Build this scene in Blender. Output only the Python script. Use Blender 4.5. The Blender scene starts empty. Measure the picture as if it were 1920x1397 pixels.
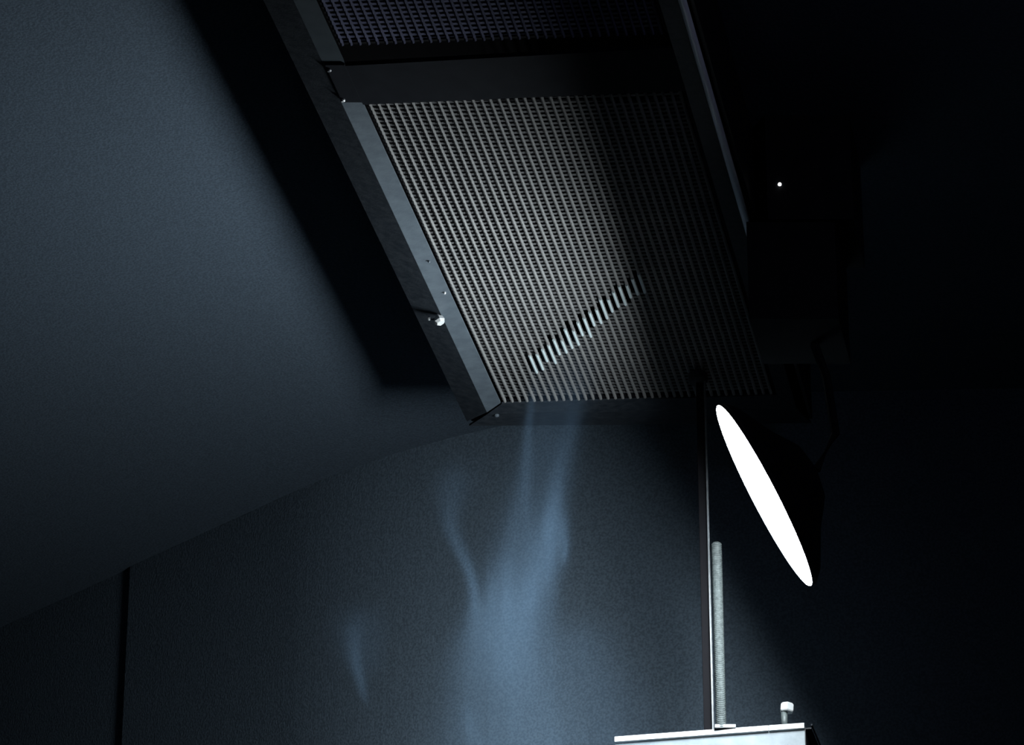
import bpy, bmesh, math, random
from mathutils import Vector
random.seed(7)
scene = bpy.context.scene
COL = scene.collection

# ------------------------------------------------------------------ camera, world, exposure
PITCH = math.radians(25.5)
CAM = Vector((0.0, 0.0, 1.5))
cam_data = bpy.data.cameras.new('camera')
cam_data.sensor_fit = 'HORIZONTAL'
cam_data.sensor_width = 36.0
cam_data.lens = 7000.0 / 1920.0 * 36.0
cam_data.clip_start = 0.05
cam_data.clip_end = 50
cam = bpy.data.objects.new('camera', cam_data)
cam.location = CAM
cam.rotation_euler = (math.radians(90) + PITCH, 0, 0)
COL.objects.link(cam)
scene.camera = cam

world = bpy.data.worlds.new('world')
scene.world = world
world.use_nodes = True
world.node_tree.nodes['Background'].inputs[0].default_value = (0.30, 0.36, 0.85, 1)
world.node_tree.nodes['Background'].inputs[1].default_value = 0.0003

vs = scene.view_settings
vs.view_transform = 'Standard'
vs.look = 'None'
vs.gamma = 1.0
vs.use_curve_mapping = False
vs.exposure = 0.0
scene.cycles.volume_step_rate = 0.7
scene.cycles.volume_max_steps = 256
scene.cycles.volume_bounces = 0
scene.cycles.max_bounces = 3
scene.cycles.adaptive_threshold = 0.06
scene.cycles.adaptive_min_samples = 16
scene.cycles.use_denoising = True

LAMP = Vector((0.2187, 2.9797, 2.8022))          # centre of the disc lamp
LAMP_N = Vector((-0.889, 0.126, -0.439)).normalized()
LAMP_STRENGTH = 142.0

# a dim violet room lamp further along the ceiling, outside the picture
far = bpy.data.lights.new('room_glow', 'POINT')
far.energy = 0.55
far.color = (0.62, 0.66, 1.0)
far.shadow_soft_size = 0.04
far_o = bpy.data.objects.new('room_glow', far)
far_o.location = (0.50, 2.16, 2.93)
COL.objects.link(far_o)

# ------------------------------------------------------------------ survey helpers (real planes of the room)
def sight(u, v):
    x = (u - 960) / 7000.0
    y = (v - 698.5) / 7000.0
    return Vector((x, math.cos(PITCH) + math.sin(PITCH) * y, math.sin(PITCH) - math.cos(PITCH) * y))

def on_z(u, v, z):
    d = sight(u, v)
    return CAM + d * ((z - CAM.z) / d.z)

def on_y(u, v, y):
    d = sight(u, v)
    return CAM + d * (y / d.y)

# ------------------------------------------------------------------ materials
def new_mat(name):
    m = bpy.data.materials.new(name)
    m.use_nodes = True
    return m, m.node_tree.nodes, m.node_tree.links, m.node_tree.nodes['Principled BSDF']

def plain(name, col, rough=0.5, metal=0.0, spec=0.5):
    m, n, l, b = new_mat(name)
    b.inputs['Base Color'].default_value = (*col, 1)
    b.inputs['Roughness'].default_value = rough
    b.inputs['Metallic'].default_value = metal
    b.inputs['Specular IOR Level'].default_value = spec
    return m

def worn(name, col_a, col_b, scale=60, rough=0.5, metal=0.0, bump=0.0, detail=4, lo=0.35, hi=0.7, spec=0.5, bscale=None):
    """two-tone mottled surface with fine relief"""
    m, n, l, b = new_mat(name)
    tc = n.new('ShaderNodeTexCoord')
    no = n.new('ShaderNodeTexNoise')
    no.inputs['Scale'].default_value = scale
    no.inputs['Detail'].default_value = detail
    l.new(tc.outputs['Object'], no.inputs['Vector'])
    cr = n.new('ShaderNodeValToRGB')
    cr.color_ramp.elements[0].position = lo
    cr.color_ramp.elements[0].color = (*col_a, 1)
    cr.color_ramp.elements[1].position = hi
    cr.color_ramp.elements[1].color = (*col_b, 1)
    l.new(no.outputs['Fac'], cr.inputs['Fac'])
    l.new(cr.outputs['Color'], b.inputs['Base Color'])
    b.inputs['Roughness'].default_value = rough
    b.inputs['Metallic'].default_value = metal
    b.inputs['Specular IOR Level'].default_value = spec
    if bump:
        n2 = n.new('ShaderNodeTexNoise')
        n2.inputs['Scale'].default_value = bscale or scale * 4
        n2.inputs['Detail'].default_value = 2
        l.new(tc.outputs['Object'], n2.inputs['Vector'])
        bp = n.new('ShaderNodeBump')
        bp.inputs['Strength'].default_value = bump
        bp.inputs['Distance'].default_value = 0.002
        l.new(n2.outputs['Fac'], bp.inputs['Height'])
        l.new(bp.outputs['Normal'], b.inputs['Normal'])
    return m

M = {}
M['ceiling'] = worn('ceiling_stippled_paint', (0.041, 0.057, 0.077), (0.055, 0.076, 0.101), 420, 0.85, bump=0.30, detail=1, lo=0.36, hi=0.64, bscale=420, spec=0.15)
M['wall'] = worn('wall_stippled_paint', (0.050, 0.070, 0.092), (0.077, 0.106, 0.138), 420, 0.8, bump=0.26, detail=1, lo=0.36, hi=0.64, bscale=420, spec=0.2)
M['floor'] = plain('dark_floor', (0.02, 0.02, 0.022), 0.7)
M['galv'] = worn('galvanised_sheet', (0.055, 0.070, 0.086), (0.075, 0.094, 0.112), 90, 0.5, 0.15, bump=0.06)
M['lip'] = worn('dark_mottled_lip', (0.008, 0.011, 0.015), (0.018, 0.022, 0.027), 140, 0.6, 0.0, bump=0.10, detail=6, spec=0.12)  # dark mottled tone of the lips and of the end and right rims
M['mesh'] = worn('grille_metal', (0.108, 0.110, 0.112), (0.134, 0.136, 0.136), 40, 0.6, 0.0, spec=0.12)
M['mesh_dark'] = worn('grille_cross_metal', (0.056, 0.057, 0.060), (0.070, 0.071, 0.074), 40, 0.7, 0.0, spec=0.08)
M['pale_band'] = plain('pale_band_metal', (0.34, 0.40, 0.42), 0.5, 0.0, 0.2)  # pale tone of the wires in the open diagonal band
M['inside'] = plain('black_interior', (0.004, 0.004, 0.005), 0.9, spec=0.05)
M['black'] = worn('black_paint', (0.008, 0.009, 0.011), (0.014, 0.015, 0.018), 50, 0.6, spec=0.2)
M['steel'] = plain('bright_zinc', (0.45, 0.47, 0.48), 0.4, 0.3)
M['rod'] = worn('threaded_steel', (0.042, 0.052, 0.054), (0.080, 0.096, 0.098), 300, 0.55, 0.0)
M['dull'] = worn('dull_zinc', (0.05, 0.058, 0.066), (0.085, 0.095, 0.105), 200, 0.5, 0.2)
M['alu'] = worn('aluminium_trim', (0.42, 0.45, 0.47), (0.56, 0.58, 0.60), 120, 0.5)
M['boxface'] = worn('zinc_box_face', (0.10, 0.128, 0.148), (0.15, 0.182, 0.205), 60, 0.5, 0.0, bump=0.05, detail=6)
M['bead'] = plain('lit_edge_bead', (0.72, 0.76, 0.82), 0.45)
M['strip2'] = worn('shaded_sheet', (0.012, 0.018, 0.023), (0.017, 0.024, 0.030), 60, 0.6, spec=0.12)  # weaker light on the near rim put into its colour
M['beam'] = worn('shaded_beam', (0.0035, 0.0045, 0.0068), (0.0055, 0.0068, 0.0095), 60, 0.8, spec=0.04)  # dark tone paints in the shade on beam and tab
M['mesh2'] = worn('grille_shaded', (0.050, 0.054, 0.090), (0.064, 0.068, 0.115), 40, 0.7, spec=0.04)  # shade and violet glow on the near filter put into its colour

def emit(name, col, s):
    m = bpy.data.materials.new(name)
    m.use_nodes = True
    n = m.node_tree.nodes
    n.clear()
    e = n.new('ShaderNodeEmission')
    e.inputs[0].default_value = (*col, 1)
    e.inputs[1].default_value = s
    o = n.new('ShaderNodeOutputMaterial')
    m.node_tree.links.new(e.outputs[0], o.inputs['Surface'])
    return m
M['lamp'] = emit('lamp_diffuser_glow', (0.90, 0.975, 1.0), LAMP_STRENGTH)
M['led'] = emit('indicator_glow', (0.95, 0.98, 1.0), 1.6)

# ------------------------------------------------------------------ object helpers
def link(name, verts, faces, mat, parent=None, smooth=False, origin=None):
    origin = Vector(origin) if origin is not None else Vector((0, 0, 0))
    me = bpy.data.meshes.new(name)
    me.from_pydata([Vector(v) - origin for v in verts], [], faces)
    bm = bmesh.new()
    bm.from_mesh(me)
    bmesh.ops.recalc_face_normals(bm, faces=bm.faces)
    bm.to_mesh(me)
    bm.free()
    if smooth:
        for p in me.polygons:
            p.use_smooth = True
    me.materials.append(mat)
    o = bpy.data.objects.new(name, me)
    COL.objects.link(o)
    o.location = origin
    if parent is not None:
        o.parent = parent
        o.location = origin - world_loc(parent)
    return o

def world_loc(o):
    v = Vector(o.location)
    p = o.parent
    while p is not None:
        v = v + Vector(p.location)
        p = p.parent
    return v

def empty(name, loc):
    o = bpy.data.objects.new(name, None)
    o.location = loc
    o.empty_display_size = 0.02
    COL.objects.link(o)
    return o

def tag(o, label, cat, group=None):
    o['label'] = label
    o['category'] = cat
    if group:
        o['group'] = group
    return o

def structure(o):
    o['kind'] = 'structure'
    return o

def prism(bottom, top):
    """closed solid between two loops of equal length"""
    n = len(bottom)
    v = [Vector(p) for p in bottom] + [Vector(p) for p in top]
    f = [tuple(range(n))[::-1], tuple(range(n, 2 * n))]
    f += [(i, (i + 1) % n, n + (i + 1) % n, n + i) for i in range(n)]
    return v, f

def plate(pts, thick=0.002):
    """sheet with the given lower outline, thickened upwards"""
    return prism(pts, [Vector(p) + Vector((0, 0, thick)) for p in pts])

def frame(d):
    d = Vector(d).normalized()
    a = Vector((0, 0, 1)) if abs(d.z) < 0.9 else Vector((1, 0, 0))
    x = d.cross(a).normalized()
    return d, x, d.cross(x).normalized()

def lathe(p0, axis, profile, seg=20):
    """profile: [(distance along the axis, radius)]"""
    d, x, y = frame(axis)
    p0 = Vector(p0)
    v, f = [], []
    for h, r in profile:
        for i in range(seg):
            a = 2 * math.pi * i / seg
            v.append(p0 + d * h + (x * math.cos(a) + y * math.sin(a)) * r)
    k = len(profile)
    for j in range(k - 1):
        for i in range(seg):
            f.append((j * seg + i, j * seg + (i + 1) % seg, (j + 1) * seg + (i + 1) % seg, (j + 1) * seg + i))
    f.append(tuple(range(seg))[::-1])
    f.append(tuple((k - 1) * seg + i for i in range(seg)))
    return v, f

def tube(path, r, seg=10):
    v, f = [], []
    path = [Vector(p) for p in path]
    for j, p in enumerate(path):
        d = (path[min(j + 1, len(path) - 1)] - path[max(j - 1, 0)])
        d, x, y = frame(d)
        for i in range(seg):
            a = 2 * math.pi * i / seg
            v.append(p + (x * math.cos(a) + y * math.sin(a)) * r)
    for j in range(len(path) - 1):
        for i in range(seg):
            f.append((j * seg + i, j * seg + (i + 1) % seg, (j + 1) * seg + (i + 1) % seg, (j + 1) * seg + i))
    f.append(tuple(range(seg))[::-1])
    f.append(tuple((len(path) - 1) * seg + i for i in range(seg)))
    return v, f

def obox(c, ax, ay, az):
    """solid box from a corner and three edge vectors"""
    c, ax, ay, az = Vector(c), Vector(ax), Vector(ay), Vector(az)
    return prism([c, c + ax, c + ax + ay, c + ay], [c + az, c + ax + az, c + ax + ay + az, c + ay + az])

# ------------------------------------------------------------------ the room
ZC = 3.135                                            # ceiling height
v, f = prism([(-1.9, 1.0, ZC), (1.6, 1.0, ZC), (1.6, 4.8, ZC), (-1.9, 4.8, ZC)],
             [(-1.9, 1.0, ZC + .1), (1.6, 1.0, ZC + .1), (1.6, 4.8, ZC + .1), (-1.9, 4.8, ZC + .1)])
structure(link('ceiling', v, f, M['ceiling']))
v, f = prism([(-1.9, -0.8, -0.1), (1.6, -0.8, -0.1), (1.6, 4.8, -0.1), (-1.9, 4.8, -0.1)],
             [(-1.9, -0.8, 0), (1.6, -0.8, 0), (1.6, 4.8, 0), (-1.9, 4.8, 0)])
structure(link('floor', v, f, M['floor']))

WA, WB = on_z(30, 1160, ZC).xy, on_z(837, 791, ZC).xy   # wall head line, left part
WD = (WB - WA).normalized()
WN = Vector((WD.y, -WD.x))                           # towards the room
if WN.y > 0:
    WN = -WN
def wall_pt(x):
    return WA + WD * ((x - WA.x) / WD.x)
joint = on_z(244, 1062, ZC)
J = wall_pt(joint.x)
bend = wall_pt(-0.012)
RD = Vector((0.999, -0.04)).normalized()             # right part of the wall
path = [J]
R0 = 0.34                                            # softly rounded corner
for i in range(41):
    t = i / 40
    a, b = bend - WD * R0, bend + RD * R0
    path.append(a.lerp(bend, t).lerp(bend.lerp(b, t), t))
path.append(bend + RD * 1.7)
def wall_mesh(path, thick):
    n = len(path)
    out = []
    for i, p in enumerate(path):
        d = (path[min(i + 1, n - 1)] - path[max(i - 1, 0)]).normalized()
        nn = Vector((-d.y, d.x))
        if nn.y < 0:
            nn = -nn
        out.append(p + nn * thick)
    loop = path + out[::-1]
    return prism([(p.x, p.y, 0) for p in loop], [(p.x, p.y, ZC) for p in loop])
v, f = wall_mesh(path, 0.12)
w = structure(link('wall_back', v, f, M['wall']))
left = [J - WN * 0.0032 - WD * 1.75, J - WN * 0.0032 + WD * 0.01]
v, f = wall_mesh(left, 0.11)
structure(link('wall_left', v, f, M['wall']))

# ------------------------------------------------------------------ extractor hood
ZH, ZO = 3.035, 3.045                                # face height, outer edge height
K, YE = 0.1915, 3.33                                 # sideways run of the hood per metre of depth
YN = 2.02                                            # near end, outside the picture
def H(s, y, z=ZH):
    return Vector((s + K * (y - YE), y, z))
def yi(s): return 3.2880 - 0.07 * s                  # inner edge of the end rim
def yf(s): return 3.3095 - 0.03 * s                  # its fold
def yo(s): return 3.3525 - 0.02 * s                  # its outer edge

hood = empty('extractor_hood', H(0.12, 2.7, ZC))
tag(hood, 'long galvanised extractor hood with mesh filters hanging under the ceiling', 'extractor hood')

g = 0.0009                                           # half width of the open mitre joint
# shell: side walls and roof
def side(s0, s1, name):
    v, f = prism([H(s0, YN, ZO), H(s1, YN, ZO), H(s1, 3.345, ZO), H(s0, 3.345, ZO)],
                 [H(s0, YN, ZC - .0005), H(s1, YN, ZC - .0005), H(s1, 3.345, ZC - .0005), H(s0, 3.345, ZC - .0005)])
    return link(name, v, f, M['black'], hood)
side(-0.0470, -0.0440, 'side_panel')
side(0.2905, 0.2935, 'side_panel')
v, f = prism([H(-.044, 3.342, ZO), H(.2905, 3.336, ZO), H(.2905, 3.345, ZO), H(-.044, 3.351, ZO)],
             [H(-.044, 3.342, ZC - .0005), H(.2905, 3.336, ZC - .0005), H(.2905, 3.345, ZC - .0005), H(-.044, 3.351, ZC - .0005)])
link('end_panel', v, f, M['black'], hood)
v, f = plate([H(-.044, YN, ZC - .006), H(.2905, YN, ZC - .006), H(.2905, 3.34, ZC - .006), H(-.044, 3.34, ZC - .006)], 0.003)
link('roof_plate', v, f, M['inside'], hood)

# left rim: bright inner strip and bevelled outer lip, both cut at the mitre
v, f = plate([H(-.0204, 2.6935), H(-.0030, 2.6935), H(-.0030, yi(0) - g), H(-.0204, yf(0) - g)])
link('rim_strip', v, f, M['galv'], hood)
v, f = plate([H(-.0204, YN), H(-.0030, YN), H(-.0030, 2.6928), H(-.0204, 2.6928)])
link('rim_strip', v, f, M['strip2'], hood)
v, f = plate([H(-.0486, YN, ZO), H(-.0206, YN, ZH), H(-.0206, yf(0) - g, ZH), H(-.0486, yo(0) - g, ZO)])
link('outer_lip', v, f, M['lip'], hood)
# end rim
v, f = plate([H(-.0030 + g, yi(0) + g), H(.268, yi(.268)), H(.283, yf(.283)), H(-.0200 + g, yf(0) + g)])
link('rim_strip', v, f, M['lip'], hood)
v, f = plate([H(-.0200 + g, yf(0) + g + .0004, ZH), H(.283, yf(.283) + .0004, ZH), H(.292, yo(.29), ZO - .004), H(-.0486 + 2 * g, yo(0) + g, ZO - .004)])
link('outer_lip', v, f, M['lip'], hood)
# right rim; light on its rolled edge is put into a pale colour
v, f = plate([H(.268, YN), H(.283, YN), H(.283, yf(.283) - g), H(.268, yi(.268) - g)])
link('rim_strip', v, f, M['lip'], hood)
v, f = tube([H(.2865, y, ZH + .001) for y in (YN, 2.4, 2.7, 2.97)], 0.0034, 12)
link('rolled_edge', v, f, M['bead'], hood, smooth=True)
# cross beam between the two filters
def yb(s, y0): return y0 - 0.085 * s
v, f = plate([H(-.0028, yb(0, 2.636), ZH - .0012), H(.2680, yb(.268, 2.630), ZH - .0012), H(.2680, yb(.268, 2.6996), ZH - .0012), H(-.0028, 2.6996, ZH - .0012)], 0.004)
link('cross_beam', v, f, M['beam'], hood)
v, f = plate([H(-.0185, 2.6330, ZH - .0022), H(-.0028, 2.6330, ZH - .0022), H(-.0028, 2.6940, ZH - .0022), H(-.0185, 2.6940, ZH - .0022)], 0.0020)
link('beam_tab', v, f, M['beam'], hood)

# mesh filters
PITCH_M = 0.00725
NB = 37
ZG = ZH + 0.0035
bar_cache = {}
def round_bar(y0, y1, r=0.00135):
    """six-sided wire along the hood, local to its far end"""
    x = Vector((1, -K, 0)).normalized()
    v, f = [], []
    n = 6
    for y in (y0, y1):
        p = Vector((K * y, y, 0))
        for i in range(n):
            a = 2 * math.pi * i / n + math.pi / 6
            v.append(p + x * math.cos(a) * r + Vector((0, 0, math.sin(a) * r)))
    for i in range(n):
        f.append((i, (i + 1) % n, n + (i + 1) % n, n + i))
    f.append(tuple(range(n))[::-1])
    f.append(tuple(range(n, 2 * n)))
    return v, f

def bar_profile(y0, y1):
    """strand of expanded metal: every mesh of it dips towards the wall, then steps back"""
    w, drop, th = 0.00135, 0.0022, 0.0012
    v, f = [], []
    y = y0
    step = PITCH_M * 0.96
    while y < y1 - 0.001:
        ye = min(y + step * 0.97, y1)
        b = len(v)
        for yy, zz in ((y, 0.0), (ye, -drop)):
            p = K * yy
            v += [(p - w, yy, zz + .0004), (p, yy, zz - .0004), (p + w, yy, zz + .0004), (p + w, yy, zz + th), (p - w, yy, zz + th)]
        for i in range(5):
            j = (i + 1) % 5
            f.append((b + i, b + j, b + 5 + j, b + 5 + i))
        f += [(b + 4, b + 3, b + 2, b + 1, b), (b + 5, b + 6, b + 7, b + 8, b + 9)]
        y += step
    return v, f

def in_open_band(s, y):
    """position across the open diagonal band of the near-wall filter"""
    if s < 0.040 or s > 0.176:
        return None
    t = (s - 0.0437) / (0.1675 - 0.0437)
    yc = 3.208 + t * (3.039 - 3.208)
    wob = 0.004 * math.sin(s * 410) + 0.003 * math.sin(s * 930 + 1)
    half = 0.017 + 0.004 * math.sin(s * 300)
    return (y - yc - wob) / half

def filter_panel(y_far, y_near, label, open_band, m_bar, m_cross):
    # thin black frame round the mesh, slightly recessed
    fo = [H(-.0020, y_near, ZG), H(.267, y_near, ZG), H(.267, y_far + .002 - .07 * .267, ZG), H(-.0020, y_far + .002, ZG)]
    fi = [H(.0002, y_near + .003, ZG), H(.2645, y_near + .003, ZG), H(.2645, y_far - .001 - .07 * .267, ZG), H(.0002, y_far - .001, ZG)]
    v = fo + fi + [p + Vector((0, 0, .012)) for p in fo + fi]
    f = []
    for i in range(4):
        j = (i + 1) % 4
        f += [(i, j, 4 + j, 4 + i), (8 + i, 12 + i, 12 + j, 8 + j), (i, 8 + i, 8 + j, j), (4 + i, 4 + j, 12 + j, 12 + i)]
    panel = link('filter_panel', v, f, M['inside'], hood, origin=H(0.13, (y_far + y_near) / 2, ZG))
    panel['label'] = label
    base = None
    pw = world_loc(panel)
    for i in range(NB):
        s = 0.0012 + i * PITCH_M
        ye = y_far - 0.07 * s
        if base is None:
            bv, bf = bar_profile(-(y_far - y_near), 0)
            base = link('grille_bar', bv, bf, m_bar, panel)
            o = base
        else:
            o = base.copy()
            COL.objects.link(o)
            o.parent = panel
        o.location = H(s, ye, ZG - .0002) - pw
    # cross wires: too fine to pick apart, one piece
    v, f = [], []
    y = y_near + 0.004
    row = 0
    hw = 0.00165
    while y < y_far - 0.001:
        cells = NB - 1
        for i in range(cells):
            s0 = 0.0012 + i * PITCH_M + 0.0006
            s1 = s0 + PITCH_M - 0.0012
            yy0, yy1 = y - 0.07 * s0, y - 0.07 * s1
            off = 0.0
            if open_band:
                q = in_open_band((s0 + s1) / 2, (yy0 + yy1) / 2)
                if q is not None and abs(q) < 1:
                    continue
            b = len(v)
            for s_, y_ in ((s0, yy0 - hw), (s1, yy1 - hw - .0006), (s1, yy1 + hw - .0006), (s0, yy0 + hw)):
                v.append(H(s_, y_, ZG + .0010))
            for s_, y_ in ((s0, yy0 - hw), (s1, yy1 - hw - .0006), (s1, yy1 + hw - .0006), (s0, yy0 + hw)):
                v.append(H(s_, y_, ZG + .0018))
            f += [(b, b + 1, b + 2, b + 3), (b + 4, b + 7, b + 6, b + 5), (b, b + 4, b + 5, b + 1), (b + 2, b + 6, b + 7, b + 3)]
        y += PITCH_M * 0.96
        row += 1
    cw = link('cross_wires', v, f, m_cross, panel, origin=pw)
    cw['kind'] = 'stuff'
    if open_band:
        for i in range(NB):
            s = 0.0012 + i * PITCH_M
            ys = [yy / 1000 for yy in range(2980, 3260) if (in_open_band(s, yy / 1000) is not None and abs(in_open_band(s, yy / 1000)) < 0.95)]
            if not ys:
                continue
            bv, bf = round_bar(ys[0] - ys[-1], 0, 0.00140)
            o = link('pale_wire', bv, bf, M['pale_band'], panel)
            o.location = H(s, ys[-1], ZG - .0026) - pw
    return panel

filter_panel(3.2885, 2.6990, 'grey wire mesh filter panel with an open diagonal band of pale wires', True, M['mesh'], M['mesh_dark'])
filter_panel(2.6080, 2.06, 'wire mesh filter panel beyond the cross beam, coloured as in shade', False, M['mesh2'], M['mesh2'])

def screw(s, y, r, mat, z=ZH, h=0.002):
    v, f = lathe(H(s, y, z), (0, 0, -1), [(0, r), (h * .6, r), (h, r * .55)], 10)
    o = link('screw', v, f, mat, hood, smooth=False)
    return o
screw(-.0171, 2.640, .0022, M['dull'], ZH - .0022)
screw(-.0173, 2.6895, .0021, M['steel'], ZH - .0022)
screw(-.0120, 3.3150, .0024, M['galv'], ZH + .0002)
screw(-.0074, 3.0478, .0012, M['steel'])
screw(-.0085, 2.985, .0012, M['galv'])
# catch on the left rim: a bent stud with a bright square nut and a ball
c = H(-.0235, 3.0940, ZH)
v, f = lathe(c, (0.0, 0.0, -1), [(0, .0016), (.009, .0016)], 8)
latch = link('filter_catch', v, f, M['steel'], hood)
latch['label'] = 'bright metal catch with a square nut'
v, f = lathe(c + Vector((.0006, 0, -.0035)), (0.35, -0.2, -1), [(0, .0046), (.0040, .0054), (.0064, .0036)], 6)
link('nut', v, f, M['steel'], latch)
v, f = lathe(c + Vector((-.0078, .002, -.0020)), (0.1, -.6, -1), [(0, .0008), (.0010, .0019), (.0024, .0019), (.0034, .0008)], 8)
link('pin_end', v, f, M['steel'], latch)
v, f = tube([c + Vector((-.001, 0, -.003)), c + Vector((-.0045, .001, -.0045)), c + Vector((-.0078, .002, -.0035))], .0007, 6)
link('pin', v, f, M['dull'], latch)

# ------------------------------------------------------------------ zinc box on the wall, bottom right
BR = on_y(1508, 1357, 3.185)
BL = on_z(1153, 1383, BR.z)
bx = (BR - BL)
bdir = bx.normalized()
bdep = Vector((-bdir.y, bdir.x, 0))
BH, BD = 0.22, 0.17
box = empty('zinc_box', BL.lerp(BR, .5) - Vector((0, 0, BH)))
tag(box, 'zinc coated metal box with a bright top edge at the bottom right', 'metal box')
v, f = obox(BL + bdep * .0012 - Vector((0, 0, BH)), bx, bdep * BD, Vector((0, 0, BH - .0008)))
body = link('body', v, f, M['boxface'], box)
# thin black cover on the right flank
v, f = obox(BR + bdir * .0002 + bdep * .0012 - Vector((0, 0, BH)), bdir * .0006, bdep * (BD - .002), Vector((0, 0, BH - .003)))
link('side_cover', v, f, M['black'], box)
# rolled top trim
prof = [(0.000, -.0052), (-.0020, -.0046), (-.0022, -.0012), (-.0008, .0006), (.0012, .0010), (.0012, -.0052)]
v0 = [BL + bdep * a + Vector((0, 0, b)) for a, b in prof]
v1 = [BL + bx * 0.812 + bdep * a + Vector((0, 0, b)) for a, b in prof]
v, f = prism(v0, v1)
link('top_trim', v, f, M['alu'], box)
v0 = [BL + bx * 0.816 + bdep * a + Vector((0, 0, b)) for a, b in prof]
v1 = [BR + bdep * a + Vector((0, 0, b)) for a, b in prof]
v, f = prism(v0, v1)
link('top_trim', v, f, M['alu'], box)
v, f = obox(BR + bdir * .0058 + bdep * .002 - Vector((0, 0, .0016)), bdir * .0012, bdep * .20, Vector((0, 0, .0016)))
link('side_flange', v, f, M['lip'], box)
v, f = obox(BR + bdir * .0006 + bdep * .002 - Vector((0, 0, .0046)), bdir * .0054, bdep * .20, Vector((0, 0, .0012)))
link('flange_web', v, f, M['black'], box)

# hex bolt standing on the box
bp = on_y(1471, 1354, 3.197)
bp.z = BR.z + .0005
bolt = empty('hex_bolt', bp)
tag(bolt, 'small bright hex head bolt standing on the zinc box', 'bolt')
hgt = 0.0150
v, f = lathe(bp, (0, 0, 1), [(0, .0030), (hgt, .0030)] , 14)
link('shank', v, f, M['rod'], bolt, smooth=True)
v, f = lathe(bp + Vector((.0022, 0, hgt)), (0.10, 0, 1), [(0, .0058), (.0010, .0066), (.0066, .0066), (.0084, .0050)], 6)
link('head', v, f, M['steel'], bolt)

# threaded rod on its foot
rp = on_y(1352, 1354, 3.200)
rp.z = BR.z + .0004
rod = empty('threaded_rod', rp)
tag(rod, 'grey threaded steel rod standing upright on the zinc box', 'threaded rod')
rod_top = on_y(1346, 1018, 3.200).z
prof = []
h = 0.0
while h < rod_top - rp.z - .002:
    prof += [(h, .0044), (h + .0009, .0050)]
    h += .0018
prof += [(rod_top - rp.z - .0015, .0048), (rod_top - rp.z, .0034)]
v, f = lathe(rp, (0, 0, 1), prof, 16)
link('shaft', v, f, M['rod'], rod)
v, f = obox(rp + Vector((-.006, -.0045, -.0002)), (.0190, 0, 0), (0, .012, 0), (0, 0, .0032))
link('foot', v, f, M['dull'], rod)

# upright angle bar from the box to the hood
yp = 3.212
ub, ut = on_y(1320, 1357, yp), on_y(1312, 560, yp)
up = empty('upright_bar', Vector((ub.x + .004, yp, BR.z + .0006)))
tag(up, 'black upright angle bar running from the zinc box up to the hood', 'upright bar')
zb0, zt0 = BR.z + .0006, ZH - .0016
v, f = obox((ub.x, yp, zb0), (.0072, 0, 0), (0, .004, 0), (0, 0, zt0 - zb0))
link('web', v, f, M['inside'], up)  # shade left of the rod put into a near-black web
v, f = obox((ub.x + .0072, yp - .004, zb0), (.0018, 0, 0), (0, .018, 0), (0, 0, zt0 - zb0))
link('flange', v, f, M['dull'], up)  # lit edge of the bar put into a paler flange
v, f = lathe((ub.x + .002, yp + .001, zt0 - .012), (0, 0, 1), [(0, .008), (.002, .0095), (.009, .0095), (.0112, .007)], 14)
link('cap_nut', v, f, M['black'], up)

# ------------------------------------------------------------------ disc lamp
lamp = empty('disc_lamp', LAMP)
tag(lamp, 'round lamp seen edge on, its glowing white face turned left', 'lamp')
RL = 0.0880
v, f = lathe(LAMP - LAMP_N * .0006, LAMP_N, [(0, RL), (.0002, RL * .998), (.0006, RL * .88), (.0011, RL * .66), (.0015, RL * .36), (.0017, RL * .1)], 72)
link('diffuser', v, f, M['lamp'], lamp, smooth=False)
v, f = lathe(LAMP - LAMP_N * .0008, -LAMP_N, [(0, RL * 1.006), (.004, RL * 1.004), (.012, RL * .92), (.030, RL * .55), (.046, RL * .30), (.050, RL * .1)], 48)
link('housing', v, f, M['black'], lamp, smooth=False)

# black equipment case under the ceiling, carrying the lamp
ec = on_y(1500, 505, 2.93)
case = empty('equipment_case', Vector((ec.x + .02, 2.94, ZC)))
tag(case, 'black equipment case with a tiny white light hanging in the dark', 'equipment case')
YC = 2.90
x0, x1 = on_y(1402, 505, YC).x, on_y(1568, 505, YC).x
z0, z1 = on_y(1485, 598, YC).z, on_y(1485, 416, YC).z
v, f = obox((x0, YC, z0), (x1 - x0, 0, 0), (.018, .09, 0), (0, 0, z1 - z0))
link('body', v, f, M['black'], case)
v, f = obox((.2245, YC - .004, z1 + .0004), (.075, 0, 0), (.018, .094, 0), (0, 0, ZC - z1 - .001))
link('mount', v, f, M['black'], case)
lp = on_y(1462, 345, YC - .005)
v, f = lathe(lp + Vector((0, .001, 0)), (0, -1, -.2), [(0, .0018), (.0016, .0016), (.0026, .0008)], 7)
link('indicator', v, f, M['led'], case)
stem_a = Vector((x0 + .060, YC + .05, z0))
stem_b = LAMP - LAMP_N * .050
v, f = tube([stem_a, stem_a + Vector((.010, .005, -.03)), stem_b + Vector((.02, 0.0, .035)), stem_b + Vector((.002, 0, 0))], .004, 8)
link('stem', v, f, M['black'], lamp)

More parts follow.
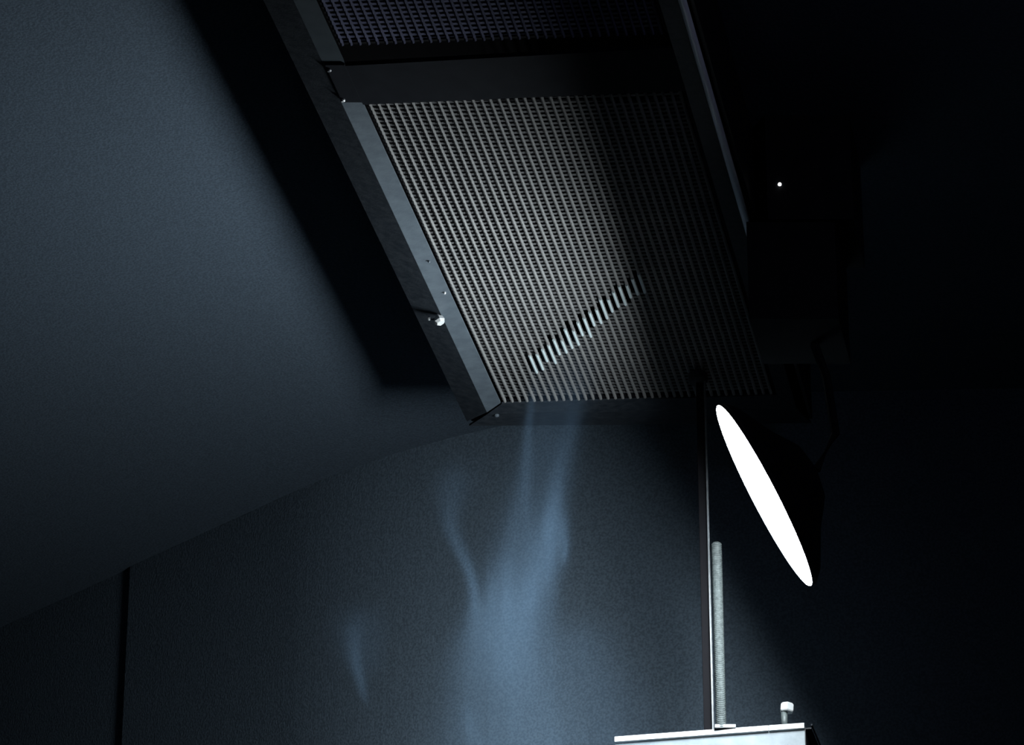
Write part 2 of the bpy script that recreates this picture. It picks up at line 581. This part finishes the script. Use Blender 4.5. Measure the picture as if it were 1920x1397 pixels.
# ------------------------------------------------------------------ smoke
YS = 3.135
def smoke_object(name, strands, levels, label, seed, strength, noise_amt=0.5, y_half=0.05, haze=None):
    """strands: list of [(v, u, half width px, amount)] measured on the vertical plane y = YS"""
    zs = [on_y(960, v_, YS).z for v_, *_ in levels]
    zlo, zhi = min(zs), max(zs)
    base = Vector((on_y(sum(l[1] + l[2] for l in levels) / 2 / len(levels), levels[-1][0], YS).x, YS, zlo))
    verts, faces = [], []
    seg = 20
    for (v_, ul, ur) in levels:
        a, b = on_y(ul, v_, YS), on_y(ur, v_, YS)
        for i in range(seg):
            t = 2 * math.pi * i / seg
            verts.append(Vector(((a.x + b.x) / 2 + math.cos(t) * (b.x - a.x) / 2, YS + math.sin(t) * y_half, min(a.z, ZH - .003))))
    n = len(levels)
    for j in range(n - 1):
        for i in range(seg):
            faces.append((j * seg + i, j * seg + (i + 1) % seg, (j + 1) * seg + (i + 1) % seg, (j + 1) * seg + i))
    faces.append(tuple(range(seg))[::-1])
    faces.append(tuple((n - 1) * seg + i for i in range(seg)))
    mat = bpy.data.materials.new(name + '_vapour')
    mat.use_nodes = True
    nt = mat.node_tree
    N, L = nt.nodes, nt.links
    N.clear()
    out = N.new('ShaderNodeOutputMaterial')
    vol = N.new('ShaderNodeVolumeScatter')
    vol.inputs['Color'].default_value = (0.36, 0.63, 1.0, 1)
    vol.inputs['Anisotropy'].default_value = 0.0
    L.new(vol.outputs[0], out.inputs['Volume'])
    def math_(op, a, b=None, c=None, clamp=False):
        q = N.new('ShaderNodeMath')
        q.operation = op
        q.use_clamp = clamp
        for i, x in enumerate((a, b, c)):
            if x is None:
                continue
            if isinstance(x, (int, float)):
                q.inputs[i].default_value = x
            else:
                L.new(x, q.inputs[i])
        return q.outputs[0]
    tc = N.new('ShaderNodeTexCoord')
    sep = N.new('ShaderNodeSeparateXYZ')
    L.new(tc.outputs['Object'], sep.inputs[0])
    X, Y, Z = sep.outputs
    t = math_('DIVIDE', Z, zhi - zlo, clamp=True)
    # slow sideways wander
    mp = N.new('ShaderNodeMapping')
    mp.inputs['Scale'].default_value = (14, 14, 6)
    mp.inputs['Location'].default_value = (seed, seed * 2.1, seed * .7)
    L.new(tc.outputs['Object'], mp.inputs['Vector'])
    nz = N.new('ShaderNodeTexNoise')
    nz.inputs['Scale'].default_value = 1.0
    nz.inputs['Detail'].default_value = 1.0
    L.new(mp.outputs[0], nz.inputs['Vector'])
    wander = math_('MULTIPLY_ADD', nz.outputs['Fac'], 0.030, -0.015)
    Xw = math_('ADD', X, wander)
    # fine vertical streaks
    mp2 = N.new('ShaderNodeMapping')
    mp2.inputs['Scale'].default_value = (75, 18, 7)
    mp2.inputs['Location'].default_value = (seed * 3, seed, 0)
    L.new(tc.outputs['Object'], mp2.inputs['Vector'])
    nz2 = N.new('ShaderNodeTexNoise')
    nz2.inputs['Scale'].default_value = 1.0
    nz2.inputs['Detail'].default_value = 2.0
    nz2.inputs['Distortion'].default_value = 0.6
    L.new(mp2.outputs[0], nz2.inputs['Vector'])
    streak = math_('MULTIPLY_ADD', nz2.outputs['Fac'], 2.6 * noise_amt, 1 - 1.3 * noise_amt, clamp=False)
    streak = math_('MAXIMUM', streak, 0.0)
    def fc(pts):
        """value of a control polyline over the height"""
        lo = min(p[1] for p in pts)
        hi = max(p[1] for p in pts)
        if hi - lo < 1e-6:
            hi = lo + 1e-6
        q = N.new('ShaderNodeFloatCurve')
        cm = q.mapping
        cu = cm.curves[0]
        pts = sorted(pts)
        nrm = [(min(max(a, 0), 1), (b - lo) / (hi - lo)) for a, b in pts]
        if nrm[0][0] > 0.001:
            nrm.insert(0, (0.0, nrm[0][1]))
        if nrm[-1][0] < 0.999:
            nrm.append((1.0, nrm[-1][1]))
        cu.points[0].location = nrm[0]
        cu.points[1].location = nrm[-1]
        for a, b in nrm[1:-1]:
            cu.points.new(a, b)
        for p in cu.points:
            p.handle_type = 'AUTO_CLAMPED'
        cm.update()
        L.new(t, q.inputs['Value'])
        return math_('MULTIPLY_ADD', q.outputs[0], hi - lo, lo)
    total = None
    for st in strands:
        cen, wid, amp = [], [], []
        for v_, u_, w_, a_ in st:
            p = on_y(u_, v_, YS)
            e = on_y(u_ + w_, v_, YS)
            tt = (p.z - zlo) / (zhi - zlo)
            cen.append((tt, p.x - base.x))
            wid.append((tt, e.x - p.x))
            amp.append((tt, a_))
        ws = fc(wid)
        dx = math_('DIVIDE', math_('SUBTRACT', Xw, fc(cen)), ws)
        d2 = math_('MULTIPLY', dx, dx)
        gx = math_('EXPONENT', math_('MULTIPLY', d2, -1.0))
        val = math_('MULTIPLY', gx, fc(amp))
        total = val if total is None else math_('ADD', total, val)
    dy = math_('DIVIDE', Y, y_half * 0.42)
    gy = math_('EXPONENT', math_('MULTIPLY', math_('MULTIPLY', dy, dy), -1.0))
    dens = math_('MULTIPLY', math_('MULTIPLY', total, gy), math_('MULTIPLY', streak, strength))
    L.new(dens, vol.inputs['Density'])
    o = link(name, verts, faces, mat, origin=base)
    o['kind'] = 'stuff'
    tag(o, label, 'smoke')
    return o

plume = [
    # right ribbon
    [(640, 1090, 30, .06), (740, 1078, 26, .22), (800, 1072, 16, .32), (880, 1056, 17, .36), (950, 1042, 20, .58), (1010, 1032, 24, .80), (1060, 1020, 28, .74), (1120, 1000, 36, .55), (1200, 985, 50, .25), (1460, 985, 60, .2), (1600, 985, 60, 0.09), (1700, 985, 60, 0)],
    # pale inner body
    [(660, 1060, 40, .10), (780, 1034, 42, .26), (900, 1010, 44, .30), (1000, 990, 44, .50), (1080, 972, 46, .80), (1150, 955, 56, 1.0), (1230, 950, 66, .95), (1320, 955, 85, .62), (1460, 965, 120, .5), (1600, 965, 120, 0.23), (1700, 965, 120, 0)],
    # left ribbon
    [(720, 1004, 10, .05), (760, 1000, 9, .40), (820, 994, 10, .35), (900, 985, 14, .25), (1000, 966, 18, .2), (1120, 930, 20, .35), (1180, 915, 24, .3), (1460, 900, 40, 0), (1700, 900, 40, 0)],
    # left wisp
    [(840, 880, 40, 0), (900, 852, 36, .22), (960, 850, 24, .30), (1010, 862, 15, .45), (1060, 880, 11, .62), (1110, 891, 12, .70), (1150, 893, 18, .60), (1200, 885, 30, .45), (1280, 880, 45, .30), (1460, 880, 50, .3), (1600, 880, 50, 0.14), (1700, 880, 50, 0)],
    # bulge on the right edge
    [(940, 1062, 8, 0), (985, 1061, 8, .45), (1030, 1063, 9, .55), (1060, 1055, 8, .15), (1090, 1050, 8, 0)],
    # low haze towards the box
    [(1120, 1090, 50, 0), (1210, 1085, 60, .22), (1300, 1090, 90, .26), (1460, 1080, 120, .3), (1600, 1080, 120, 0.14), (1700, 1080, 120, 0)],
    # low streak
    [(1300, 865, 10, 0), (1340, 873, 16, .30), (1390, 893, 16, .40), (1460, 915, 18, .3), (1600, 915, 18, 0.14), (1700, 915, 18, 0)],
]
levels = [(640, 1040, 1150), (720, 965, 1140), (790, 900, 1135), (850, 815, 1125), (950, 790, 1110), (1060, 800, 1110),
          (1130, 790, 1170), (1220, 770, 1200), (1320, 745, 1240), (1460, 740, 1250), (1720, 780, 1200)]
smoke_object('smoke_plume', plume, levels, 'pale blue smoke plume rising into the mesh of the extractor hood', 3.0, 1.40)
wisp = [[(1140, 655, 22, 0), (1190, 652, 16, .5), (1230, 652, 12, .8), (1265, 661, 10, 1.0), (1300, 674, 8, .9), (1325, 684, 6, 0)],
        [(1120, 668, 40, 0), (1180, 672, 40, .30), (1230, 672, 36, .30), (1290, 680, 24, 0)]]
wl = [(1130, 605, 725), (1180, 600, 735), (1240, 605, 728), (1290, 630, 715), (1330, 660, 710)]
smoke_object('smoke_wisp', wisp, wl, 'faint separate wisp of smoke drifting left of the main plume', 9.0, 1.0, 0.2, y_half=0.045)
